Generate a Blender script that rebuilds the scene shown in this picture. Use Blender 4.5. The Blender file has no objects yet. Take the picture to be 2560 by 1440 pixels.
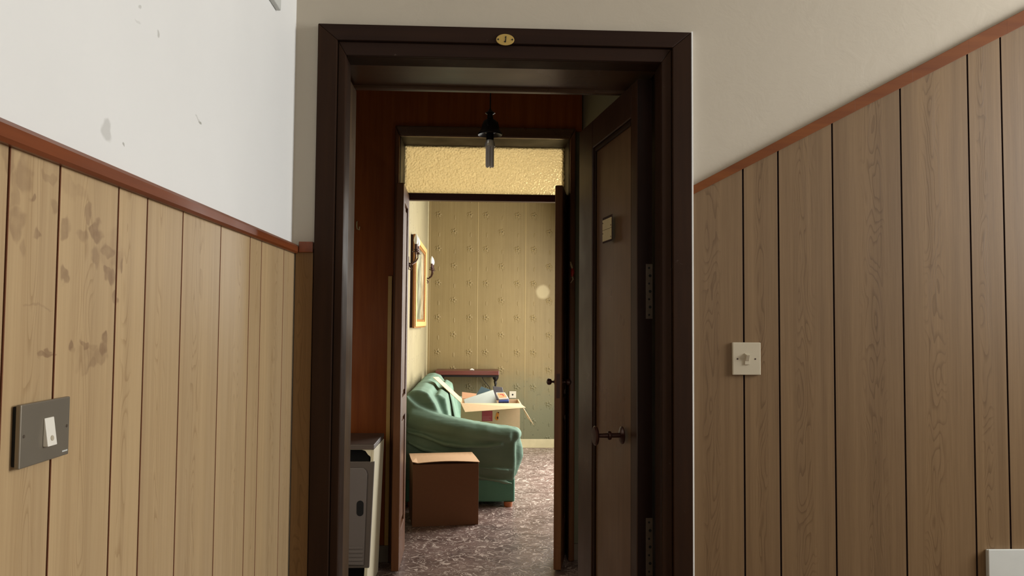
import bpy, bmesh, math, random
from math import sin, cos, tan, pi, radians as R
from mathutils import Vector as V, Matrix as M, Euler, noise as mnoise
random.seed(7)
sc = bpy.context.scene
C = sc.collection
# ------------------------------------------------------------------ camera
F = 1923.0
EYE = 1.42
PITCH, YAW, ROLL = 0.0450, 0.0437, 0.0075
cam_d = bpy.data.cameras.new('camera'); cam = bpy.data.objects.new('camera', cam_d); C.objects.link(cam)
cam_d.sensor_width = 36.0; cam_d.lens = 36.0 * F / 2560; cam_d.clip_start = .02; cam_d.clip_end = 60
rot = (M.Rotation(-YAW, 4, 'Z') @ M.Rotation(pi/2 + PITCH, 4, 'X') @ M.Rotation(ROLL, 4, 'Z'))
cam.matrix_world = M.Translation((0, 0, EYE)) @ rot
sc.camera = cam
# ------------------------------------------------------------------ world, exposure, daylight
vs = sc.view_settings
vs.view_transform = 'Standard'; vs.look = 'None'; vs.gamma = 1.0; vs.use_curve_mapping = False; vs.exposure = 0.0
w = bpy.data.worlds.new('world'); sc.world = w; w.use_nodes = True
w.node_tree.nodes['Background'].inputs[0].default_value = (.9, .95, 1, 1)
w.node_tree.nodes['Background'].inputs[1].default_value = 0.25
def area(name, loc, target, sx, sy, power, col=(1, 1, 1)):
    l = bpy.data.lights.new(name, 'AREA'); l.shape = 'RECTANGLE'; l.size = sx; l.size_y = sy; l.energy = power; l.color = col
    o = bpy.data.objects.new(name, l); C.objects.link(o); o.location = loc
    o.rotation_euler = (V(target) - V(loc)).to_track_quat('-Z', 'Y').to_euler(); return o
# daylight in unseen openings of landing, hall and far room, plus a rear fill
area('landing_window_light', (3.30, 1.05, 2.2), (-.5, 1.15, 1.75), 1.3, 1.3, 87, (.985, .99, .975))
area('landing_rear_fill', (1.3, -2.42, 1.9), (0.6, 2, 1.5), 1.2, 1.3, 12, (1, .95, .86))  # unseen fill added behind the camera; the rear wall has no window
area('hall_side_light', (.64, 3.12, .8), (-.8, 4.2, -.3), .5, .9, 5.0, (1, .93, .82))
area('hall_left_light', (-1.22, 3.05, 1.1), (.3, 3.9, -.4), .6, .9, 5.0, (1, .86, .66))
area('far_room_window_light', (1.37, 7.05, 1.42), (-.5, 7.0, .8), 2.0, 2.25, 175, (1, .985, .945))

# ------------------------------------------------------------------ picture measurements -> world
Rm = rot.to_3x3()
def ray(px, py): return Rm @ V(((px - 1280) / F, (720 - py) / F, -1))
def at_y(px, py, Y): d = ray(px, py); t = Y / d.y; return V((d.x*t, Y, EYE + d.z*t))
def at_x(px, py, X): d = ray(px, py); t = X / d.x; return V((X, d.y*t, EYE + d.z*t))
def at_z(px, py, Z=0.): d = ray(px, py); t = (Z-EYE) / d.z; return V((d.x*t, d.y*t, Z))
def X_(px, Y, py=720): return at_y(px, py, Y).x
def Z_(py, Y, px=1200): return at_y(px, py, Y).z

# ------------------------------------------------------------------ node helpers
def srgb(r, g, b):
    f = lambda c: (c/255/12.92) if c/255 <= .04045 else ((c/255+.055)/1.055)**2.4
    return (f(r), f(g), f(b), 1)
class NT:
    def __init__(s, name):
        s.m = bpy.data.materials.new(name); s.m.use_nodes = True; s.t = s.m.node_tree
        s.b = s.t.nodes['Principled BSDF']; s.out = s.t.nodes['Material Output']
    def n(s, typ, ins=None, **kw):
        nd = s.t.nodes.new(typ)
        for k, v in kw.items(): setattr(nd, k, v)
        if ins:
            for k, v in ins.items():
                sock = nd.inputs[k]
                if isinstance(v, bpy.types.NodeSocket): s.t.links.new(v, sock)
                else: sock.default_value = v
        return nd
    def math(s, op, a, b=0., c=0., clamp=False):
        return s.n('ShaderNodeMath', {0: a, 1: b, 2: c}, operation=op, use_clamp=clamp).outputs[0]
    def mix(s, fac, a, b, blend='MIX'):
        return s.n('ShaderNodeMix', {0: fac, 6: a, 7: b}, data_type='RGBA', blend_type=blend).outputs[2]
    def maprange(s, v, a, b, c=0., d=1., smooth=False):
        return s.n('ShaderNodeMapRange', {0: v, 1: a, 2: b, 3: c, 4: d}, interpolation_type='SMOOTHSTEP' if smooth else 'LINEAR').outputs[0]
    def coord(s, k='Object'): return s.n('ShaderNodeTexCoord').outputs[k]
    def geo(s): return s.n('ShaderNodeNewGeometry').outputs['Position']
    def scale(s, v, sc_, loc=(0, 0, 0)): return s.n('ShaderNodeMapping', {'Vector': v, 'Scale': sc_, 'Location': loc}).outputs[0]
    def noise(s, v, scale=5., detail=3., rough=.5, dist=0.):
        return s.n('ShaderNodeTexNoise', {'Vector': v, 'Scale': scale, 'Detail': detail, 'Roughness': rough, 'Distortion': dist}).outputs[0]
    def set(s, color=None, rough=None, bump=None, bstr=.3, bdist=.002, **kw):
        if color is not None:
            if isinstance(color, bpy.types.NodeSocket): s.t.links.new(color, s.b.inputs['Base Color'])
            else: s.b.inputs['Base Color'].default_value = color
        if rough is not None:
            if isinstance(rough, bpy.types.NodeSocket): s.t.links.new(rough, s.b.inputs['Roughness'])
            else: s.b.inputs['Roughness'].default_value = rough
        if bump is not None:
            bn = s.n('ShaderNodeBump', {'Height': bump, 'Strength': bstr, 'Distance': bdist})
            s.t.links.new(bn.outputs[0], s.b.inputs['Normal'])
        for k, v in kw.items():
            s.b.inputs[k.replace('_', ' ')].default_value = v
        return s.m
    def ellipses(s, pos, lst, wob=.006, wscale=28.):
        """soft marks: list of (x,y,z, rx,ry,rz, strength); pos a position socket"""
        nz = s.n('ShaderNodeTexNoise', {'Vector': pos, 'Scale': wscale, 'Detail': 2.}).outputs[1]
        off = s.n('ShaderNodeVectorMath', {0: nz, 1: (.5, .5, .5)}, operation='SUBTRACT').outputs[0]
        off = s.n('ShaderNodeVectorMath', {0: off, 'Scale': wob*4}, operation='SCALE').outputs[0]
        p = s.n('ShaderNodeVectorMath', {0: pos, 1: off}, operation='ADD').outputs[0]
        acc = None
        for (x, y, z, rx, ry, rz, st) in lst:
            q = s.n('ShaderNodeVectorMath', {0: p, 1: (x, y, z)}, operation='SUBTRACT').outputs[0]
            q = s.n('ShaderNodeVectorMath', {0: q, 1: (1/rx, 1/ry, 1/rz)}, operation='MULTIPLY').outputs[0]
            l = s.n('ShaderNodeVectorMath', {0: q}, operation='LENGTH').outputs['Value']
            v = s.maprange(l, 1.15, .7, 0., st, True)
            acc = v if acc is None else s.math('MAXIMUM', acc, v)
        return acc

def plain(name, col, rough=.5, nscale=30., amt=.12, bstr=.15, bdist=.001, **kw):
    t = NT(name); g = t.coord(); nz = t.noise(g, nscale, 4.)
    dark = tuple(c*(1-amt) for c in col[:3]) + (1,); lite = tuple(min(1, c*(1+amt)) for c in col[:3]) + (1,)
    return t.set(t.mix(nz, dark, lite), rough, nz, bstr, bdist, **kw)

# ------------------------------------------------------------------ materials
def mat_panel(name, base, line, dirt=None, smudges=None, vary=.06):
    t = NT(name)
    uv = t.n('ShaderNodeUVMap', uv_map='UVMap').outputs[0]      # u = metres across + 10*plank, v = metres up
    uc = t.n('ShaderNodeUVMap', uv_map='across').outputs[0]     # x = -1..1 from the heart of the plank, y = random tone
    sx = t.n('ShaderNodeSeparateXYZ', {0: uc})
    wv = t.noise(t.scale(uv, (4, .35, 1)), 1.6, 2., .5)
    # heart: stretched contour rings
    h = t.noise(t.scale(uv, (22, 3.6, 1)), 1.0, 1.5, .4, .2)
    ax = t.math('ABSOLUTE', t.math('ADD', sx.outputs[0], t.math('MULTIPLY', t.math('SUBTRACT', wv, .5), .5)))
    rings = t.math('FRACT', t.math('ADD', t.math('MULTIPLY', h, 17.), t.math('MULTIPLY', t.math('MULTIPLY', ax, ax), 14.)))
    rings = t.math('MULTIPLY', t.maprange(rings, 0., .42, 1., 0., True), 1.)
    mask = t.maprange(ax, .10, .46, 1., 0., True)
    rings = t.math('MULTIPLY', rings, mask)
    fine = t.noise(t.scale(uv, (260, 6, 1)), 1., 3., .6)
    mid = t.noise(t.scale(uv, (45, .6, 1)), 1., 3., .6)
    broad = t.noise(t.scale(uv, (14, .3, 1)), 1., 2., .5)
    f = t.math('ADD', t.math('MULTIPLY', rings, .42), t.math('MULTIPLY', t.maprange(fine, .35, .75), .26))
    f = t.math('ADD', f, t.math('MULTIPLY', t.maprange(mid, .4, .75), .38))
    c = t.mix(f, base, line)
    tone = t.math('ADD', t.math('MULTIPLY', sx.outputs[1], vary), t.math('MULTIPLY', t.math('SUBTRACT', broad, .5), .35))
    c = t.mix(1., c, t.n('ShaderNodeCombineColor', {0: t.math('ADD', 1., tone), 1: t.math('ADD', 1., tone), 2: t.math('ADD', 1., t.math('MULTIPLY', tone, .8))}).outputs[0], 'MULTIPLY')
    if smudges:
        k = t.ellipses(t.geo(), smudges, .015, 26.)
        gg = t.noise(t.geo(), 60., 3.)
        k = t.math('MULTIPLY', k, t.maprange(gg, .25, .6, .45, 1.))
        c = t.mix(k, c, dirt)
    return t.set(c, .42, t.math('ADD', fine, rings), .12, .0006, Specular_IOR_Level=.35)

def mat_plaster(name, col, smudges=None, dark=(0.35, .34, .3, 1), bstr=.25):
    t = NT(name); g = t.geo()
    n1 = t.noise(g, 3., 5., .55); n2 = t.noise(g, 90., 3.); n3 = t.noise(g, 14., 4., .6, .6)
    c = t.mix(t.maprange(n1, .3, .7), tuple(x*.965 for x in col[:3])+(1,), col)
    if smudges: c = t.mix(t.ellipses(g, smudges, .008, 30.), c, dark)
    hh = t.math('ADD', t.math('MULTIPLY', n3, 1.), t.math('MULTIPLY', n2, .12))
    return t.set(c, .6, hh, bstr, .003, Specular_IOR_Level=.3)

def mat_varnish(name, col, col2, rough=.32, axis='Z', scuff=.0, spec=.5, bright=1.):
    t = NT(name); g = t.geo()
    s = {'Z': (40, 40, 2.2), 'X': (2.2, 40, 40), 'Y': (40, 2.2, 40)}[axis]
    n1 = t.noise(t.scale(g, s), 1., 4., .6); n2 = t.noise(g, 4., 3.)
    c = t.mix(t.maprange(n1, .3, .7), col, col2)
    c = t.mix(t.maprange(n2, .3, .8, 0., .35), c, tuple(x*.6 for x in col[:3])+(1,))
    if scuff:
        n3 = t.noise(t.scale(g, (30, 30, 30)), 1., 5., .7, 1.)
        c = t.mix(t.maprange(n3, .69, .76, 0., scuff, True), c, (.45, .38, .32, 1))
    return t.set(c, t.maprange(n2, .3, .7, rough*.8, rough*1.25), n1, .12, .0008, Specular_IOR_Level=spec)

def mat_wallpaper(name, axis, org, base, lite, dark, stain=None, daylight_tint_mould=True):
    """embossed flowers in staggered rows on narrow stripes; axis: world axis across the wall"""
    t = NT(name); g = t.geo(); s3 = t.n('ShaderNodeSeparateXYZ', {0: g})
    a = t.math('SUBTRACT', s3.outputs[axis], org[0]); z = t.math('SUBTRACT', s3.outputs[2], org[1])
    PX, PZ = .5475, .393
    def motif(ox, oz, r, kind):
        u = t.math('SUBTRACT', t.math('FRACT', t.math('ADD', t.math('DIVIDE', t.math('SUBTRACT', a, ox), PX), .5)), .5)
        v = t.math('SUBTRACT', t.math('FRACT', t.math('ADD', t.math('DIVIDE', t.math('SUBTRACT', z, oz), PZ), .5)), .5)
        u = t.math('MULTIPLY', u, PX); v = t.math('MULTIPLY', v, PZ)
        rr = t.math('SQRT', t.math('ADD', t.math('MULTIPLY', u, u), t.math('MULTIPLY', v, v)))
        if kind == 'flower':
            th = t.math('ARCTAN2', v, u)
            lob = t.math('ADD', .8, t.math('MULTIPLY', .2, t.math('COSINE', t.math('MULTIPLY', th, 5.))))
            q = t.math('DIVIDE', rr, t.math('MULTIPLY', lob, r))
            pet = t.maprange(q, 1., .6, 0., 1., True)
            cen = t.maprange(rr, r*.36, r*.12, 0., 1., True)
            return pet, cen
        q = t.math('SQRT', t.math('ADD', t.math('POWER', t.math('DIVIDE', u, r*.3), 2.), t.math('POWER', t.math('DIVIDE', v, r), 2.)))
        return t.maprange(q, 1., .5, 0., 1., True), None
    P = None; Cn = None
    for ox, oz in ((0, 0), (.3605, 0), (.178, -.195)):
        p, c_ = motif(ox, oz, .040, 'flower'); p2 = None
        l, _ = motif(ox+.008, oz-.235, .032, 'bud')
        for (dx, dz, rr_) in ((.034, -.012, .016), (-.022, -.034, .015), (.014, -.050, .015), (-.038, .006, .013), (.030, -.040, .010)):
            d_, _ = motif(ox+dx, oz+dz, rr_, 'bud'); p = t.math('MAXIMUM', p, t.math('MULTIPLY', d_, .6))
        q = t.math('MAXIMUM', p, t.math('MULTIPLY', l, .55))
        P = q if P is None else t.math('MAXIMUM', P, q); Cn = c_ if Cn is None else t.math('MAXIMUM', Cn, c_)
    # seams of the strips and fine stripes
    sm = t.math('ABSOLUTE', t.math('SUBTRACT', t.math('FRACT', t.math('ADD', t.math('DIVIDE', t.math('SUBTRACT', a, .452), PX), .5)), .5))
    sm = t.maprange(sm, .012, .004, 0., 1., True)
    fs = t.noise(t.n('ShaderNodeCombineXYZ', {0: t.math('MULTIPLY', a, 60.), 1: t.math('MULTIPLY', z, 1.2), 2: 0.}).outputs[0], 1., 3., .6)
    sp = t.noise(g, 120., 4., .7); blot = t.noise(g, 2.2, 4., .6)
    c = t.mix(t.maprange(fs, .35, .7, 0., .7), base, lite)
    c = t.mix(t.maprange(blot, .35, .7, 0., .35), c, dark)
    c = t.mix(t.math('MULTIPLY', P, .22), c, tuple(min(1, x*1.35) for x in lite[:3])+(1,))
    c = t.mix(t.math('MULTIPLY', Cn, .6), c, tuple(x*.45 for x in dark[:3])+(1,))
    c = t.mix(t.math('MULTIPLY', sm, .6), c, tuple(min(1, x*1.5) for x in lite[:3])+(1,))
    if daylight_tint_mould:   # greenish daylight tint painted into the lower wallpaper, with mould specks
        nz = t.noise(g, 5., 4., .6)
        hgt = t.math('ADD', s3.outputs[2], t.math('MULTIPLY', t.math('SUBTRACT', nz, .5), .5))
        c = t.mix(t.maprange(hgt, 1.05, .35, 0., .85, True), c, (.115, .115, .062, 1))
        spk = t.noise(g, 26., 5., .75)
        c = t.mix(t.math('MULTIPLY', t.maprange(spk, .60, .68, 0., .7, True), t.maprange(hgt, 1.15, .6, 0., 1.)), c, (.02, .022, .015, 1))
    if stain:
        c = t.mix(t.ellipses(g, stain, .004, 20.), c, (.62, .52, .30, 1))
    h = t.math('ADD', t.math('MULTIPLY', P, 1.), t.math('ADD', t.math('MULTIPLY', sp, .12), t.math('MULTIPLY', sm, .4)))
    h = t.math('SUBTRACT', h, t.math('MULTIPLY', Cn, .9))
    return t.set(c, .55, h, .9, .006, Specular_IOR_Level=.35)

def mat_floor(name):
    t = NT(name); g = t.geo()
    n1 = t.noise(g, 5., 5., .6, .8)
    wob = t.n('ShaderNodeTexNoise', {'Vector': g, 'Scale': 7., 'Detail': 2.}).outputs[1]
    wob = t.n('ShaderNodeVectorMath', {0: wob, 'Scale': .22}, operation='SCALE').outputs[0]
    gp = t.n('ShaderNodeVectorMath', {0: g, 1: wob}, operation='ADD').outputs[0]
    streak = None
    for k, (ang, sx, sy, thr) in enumerate(((.5, 62, 13, .655), (-.6, 66, 14, .66), (1.5, 60, 14, .665), (-1.2, 80, 18, .66), (.1, 74, 17, .66), (2.2, 70, 15, .66))):
        mp = t.n('ShaderNodeMapping', {'Vector': gp, 'Rotation': (0, 0, ang), 'Location': (k*7.3, k*3.1, 0)}).outputs[0]
        mp = t.scale(mp, (sx, sy, 1))
        n = t.noise(mp, 1., 1.5, .5, .4)
        n = t.maprange(n, thr-.012, thr+.035, 0., 1., True)
        streak = n if streak is None else t.math('MAXIMUM', streak, n)
    c = t.mix(t.maprange(n1, .3, .7), (.082, .048, .040, 1), (.24, .160, .136, 1))
    c = t.mix(t.math('MULTIPLY', streak, .85), c, (.62, .50, .43, 1))
    n2 = t.noise(g, 60., 4.)
    return t.set(c, t.maprange(n2, .3, .7, .24, .40), t.math('ADD', n2, streak), .18, .001, Specular_IOR_Level=.6)

panel_smudge = []
for (px, py, rw, rh, st) in [(62, 430, 22, 55, .55), (125, 445, 20, 14, .4), (35, 470, 12, 60, .4), (75, 510, 9, 12, .8), (38, 555, 17, 40, .55), (140, 520, 8, 22, .5),
        (165, 565, 13, 22, .65), (100, 597, 8, 12, .7), (222, 535, 13, 24, .55), (205, 600, 17, 22, .5), (238, 575, 20, 16, .8), (245, 640, 9, 42, .5), (270, 620, 14, 24, .75),
        (292, 650, 16, 30, .4), (304, 665, 6, 24, .75), (158, 690, 6, 26, .75), (276, 690, 9, 16, .8), (288, 735, 8, 18, .7), (120, 878, 22, 10, .9), (130, 862, 9, 10, .7),
        (184, 865, 11, 17, .95), (215, 865, 8, 12, .85), (232, 868, 16, 12, .45), (264, 862, 8, 24, .9), (250, 890, 20, 18, .45), (232, 905, 9, 14, .6), (95, 770, 32, 5, .3),
        (60, 620, 14, 30, .35), (280, 640, 30, 60, .22), (20, 400, 22, 30, .5), (180, 460, 40, 30, .22), (228, 890, 34, 30, .28)]:
    p = at_x(px, py, -.485); q = at_x(px + rw, py, -.485); h = abs(at_x(px, py+rh, -.485).z - p.z)
    panel_smudge.append((p.x, p.y, p.z, .05, max(.003, abs(q.y-p.y)), h, st*.75))
MP_left = mat_panel('light_oak_panelling', srgb(190, 163, 124), srgb(152, 123, 87), srgb(118, 88, 66), panel_smudge)
MP_right = mat_panel('brown_oak_panelling', srgb(126, 101, 72), srgb(86, 64, 41))
MP_dark = mat_panel('dark_oak_strip', srgb(128, 98, 62), srgb(100, 74, 44))
def wl(px, py, rw, rh, st):
    p = at_x(px, py, -.494); q = at_x(px+rw, py, -.494); return (p.x, p.y, p.z, .05, abs(q.y-p.y), abs(at_x(px, py+rh, -.494).z-p.z), st)
M_white = mat_plaster('white_plaster', (.86, .86, .84, 1), [wl(265, 328, 14, 30, .38), wl(348, 12, 7, 5, .4), wl(395, 95, 3, 8, .5), wl(499, 307, 4, 5, .8), wl(493, 297, 5, 5, .35), wl(308, 357, 3, 3, .7), wl(345, 47, 8, 5, .2)])
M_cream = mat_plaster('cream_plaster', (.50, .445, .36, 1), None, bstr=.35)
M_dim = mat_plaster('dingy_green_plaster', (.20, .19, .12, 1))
M_ceil = mat_plaster('ceiling_paint', (.52, .49, .42, 1))
M_orange = mat_varnish('orange_trim_wood', srgb(134, 69, 32), srgb(106, 51, 22), .42, 'Y', .5)
M_orangeX = mat_varnish('orange_trim_wood_front', srgb(122, 68, 26), srgb(102, 52, 18), .55, 'X', 0, .2)
M_casing = mat_varnish('dark_brown_paint', srgb(50, 31, 18), srgb(39, 23, 13), .55, 'Z', .12, .12)
M_casingT = mat_varnish('dark_brown_paint_top', srgb(48, 31, 22), srgb(37, 23, 17), .55, 'X', .3, .12)
M_soffit = mat_varnish('brown_soffit_wood', srgb(84, 60, 36), srgb(66, 42, 26), .3, 'X')
M_narrow = mat_varnish('olive_brown_door_wood', srgb(98, 74, 48), srgb(80, 58, 38), .6, 'Z', .1, .15)
M_soffit2 = mat_varnish('frame_top_wood', srgb(104, 74, 46), srgb(86, 56, 34), .3, 'X')
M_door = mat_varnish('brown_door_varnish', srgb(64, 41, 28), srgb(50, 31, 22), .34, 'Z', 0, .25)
M_doorpanel = mat_varnish('lighter_door_panel', srgb(112, 84, 58), srgb(98, 70, 48), .34, 'Z', 0, .35)  # panel brown set lighter than the leaf frame
M_door_dark = mat_varnish('dark_door_edge', srgb(38, 20, 12), srgb(24, 12, 8), .55, 'Z', 0, .2)
M_clad = mat_varnish('orange_brown_cladding', srgb(158, 86, 32), srgb(134, 66, 22), .42, 'Z', .15, .15)
M_leaf = mat_varnish('red_brown_door_wood', srgb(120, 79, 48), srgb(97, 58, 34), .36, 'Z', .3, .25)
M_bar = mat_varnish('dark_red_wood', srgb(82, 34, 24), srgb(62, 22, 16), .3, 'X')
M_black = plain('black_gap', (.004, .004, .004, 1), .8)
M_groove_left = plain('groove_brown', srgb(124, 74, 44), .8)
M_groove = plain('groove_dark_brown', srgb(48, 22, 14), .8)  # near-black brown groove paint, also used for small dark parts
M_brass = plain('brass', srgb(190, 160, 90), .4, 40, .15, Metallic=.35)
M_ivory = plain('ivory_plate', srgb(205, 185, 135), .4)
M_steel = plain('worn_hinge_steel', srgb(95, 84, 72), .5, 60, .3, Metallic=.3)
M_grey_metal = plain('brushed_grey_metal', srgb(140, 132, 118), .42, 25, .08, Metallic=.55)
M_wplastic = plain('white_plastic', srgb(238, 234, 222), .35, 20, .03)
M_cplastic = plain('cream_plastic', srgb(188, 178, 156), .35, 20, .03)
M_greybox = plain('pale_grey_paint', srgb(205, 207, 202), .5, 25, .05)
M_blackmetal = plain('black_iron', srgb(30, 24, 22), .4, 50, .2, Metallic=.4)
M_bronze = plain('dark_bronze', srgb(62, 34, 26), .35, 50, .2, Metallic=.4)
M_bulb = plain('milky_glass', (.9, .88, .8, 1), .25, 10, .02, Transmission_Weight=.25)
M_tube = plain('lamp_tube_white', (.92, .88, .84, 1), .25, 10, .02)
M_gold = plain('gilt_frame', srgb(216, 186, 118), .35, 60, .15, .3, .002, Metallic=.35)
M_gold_dark = plain('gilt_side', srgb(150, 100, 52), .4, 60, .2, .3, .002, Metallic=.2)
M_card_shaded = plain('kraft_shaded_sides', srgb(124, 80, 48), .75, 45, .06, .1)  # carton sides: their shade is put into the cardboard colour
M_card_lit = plain('kraft_lit_top', srgb(204, 164, 124), .75, 45, .06, .1)  # same cardboard, paled to carry the light falling on the top
M_card_in = plain('cardboard_inside', srgb(160, 118, 84), .8, 45, .08, .1)
M_cardpale = plain('pale_cardboard', srgb(198, 168, 130), .7, 45, .06, .1)
M_base_cloth = plain('teal_base_cloth', srgb(92, 146, 124), .85, 200, .1, .4, .001)
M_footwood = plain('orange_foot_wood', srgb(176, 104, 58), .4)
M_skirt = plain('cream_skirting_paint', srgb(180, 166, 128), .5, 14, .15)
M_skirt_grey = plain('grey_skirting', srgb(128, 116, 100), .5, 14, .15)
M_cab_cream = plain('cream_cabinet_paint', srgb(232, 222, 190), .4, 10, .05)
M_cab_grey = plain('grey_cabinet_panel', srgb(116, 108, 103), .4, 8, .08)
M_cab_greyd = plain('dark_grey_cabinet_frame', srgb(96, 86, 78), .45, 8, .08)
M_slab = mat_varnish('grey_brown_slab', srgb(112, 98, 88), srgb(84, 72, 64), .4, 'X')
M_teal = plain('teal_plastic', srgb(70, 130, 118), .35)
M_yellow = plain('yellow_strip_wood', srgb(206, 164, 84), .4, 30, .1)
M_grey_item = plain('pale_grey_board', srgb(168, 174, 164), .5, 10, .06)
M_blue = plain('slate_blue_cover', srgb(72, 92, 100), .45)
M_blackcard = plain('charcoal_board', srgb(74, 70, 72), .5)
M_navy = plain('navy_cover', srgb(40, 58, 110), .4)
M_orangep = plain('orange_print', srgb(240, 140, 96), .5)
M_white_p = plain('white_paper', srgb(236, 228, 214), .5)
M_redp = plain('dark_red_print', srgb(164, 62, 70), .6)
M_pinkp = plain('faded_pink_print', srgb(190, 110, 110), .6)
M_orange2 = plain('amber_print', srgb(214, 130, 50), .6)
M_shelf = mat_varnish('red_brown_shelf', srgb(96, 48, 38), srgb(74, 36, 29), .35, 'X')
M_redorn = plain('red_ornament', srgb(190, 50, 40), .35)
M_creamorn = plain('cream_ornament', srgb(210, 180, 140), .4)
M_floor = mat_floor('streaked_brown_vinyl')
ax0 = X_(1097, 8.8, 535); az0 = Z_(535, 8.8, 1097)
sp = at_y(1357, 730, 8.8)
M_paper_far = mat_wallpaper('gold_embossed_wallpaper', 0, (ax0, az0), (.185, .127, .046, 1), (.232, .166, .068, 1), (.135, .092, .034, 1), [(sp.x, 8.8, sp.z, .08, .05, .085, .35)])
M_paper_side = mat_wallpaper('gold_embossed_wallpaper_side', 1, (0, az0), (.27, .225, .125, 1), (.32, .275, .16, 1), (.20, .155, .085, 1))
def mat_fabric():
    t = NT('sage_green_slipcover'); g = t.geo()
    weave = t.noise(g, 420., 2.); n = t.noise(g, 3.5, 4.)
    fold = t.noise(t.n('ShaderNodeMapping', {'Vector': g, 'Rotation': (0, .35, 0), 'Scale': (2.2, 5, 11)}).outputs[0], 1., 3., .5, .5)
    spk = t.noise(g, 55., 2.)
    c = t.mix(t.maprange(n, .3, .7), srgb(100, 122, 105), srgb(118, 141, 123))
    c = t.mix(t.maprange(spk, .78, .81, 0., .8), c, (.6, .6, .5, 1))
    return t.set(c, .85, t.math('ADD', t.math('MULTIPLY', weave, .03), fold), .7, .02, Specular_IOR_Level=.15)
M_fabric = mat_fabric()
def mat_obscure():
    t = NT('hammered_amber_glass'); g = t.geo()
    v = t.n('ShaderNodeTexVoronoi', {'Vector': g, 'Scale': 95.}, feature='SMOOTH_F1').outputs[0]
    n = t.noise(g, 45., 3.)
    h = t.math('ADD', v, t.math('MULTIPLY', n, .6))
    bp = t.n('ShaderNodeBump', {'Height': h, 'Strength': 1., 'Distance': .012})
    tr = t.n('ShaderNodeBsdfTranslucent', {'Color': (.86, .74, .50, 1), 'Normal': bp.outputs[0]})
    gl = t.n('ShaderNodeBsdfGlass', {'Color': (1, .88, .62, 1), 'Roughness': .45, 'IOR': 1.3, 'Normal': bp.outputs[0]})
    mx = t.n('ShaderNodeMixShader', {0: .45, 1: tr.outputs[0], 2: gl.outputs[0]})
    t.t.links.new(mx.outputs[0], t.out.inputs[0]); return t.m
M_obscure = mat_obscure()

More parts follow.
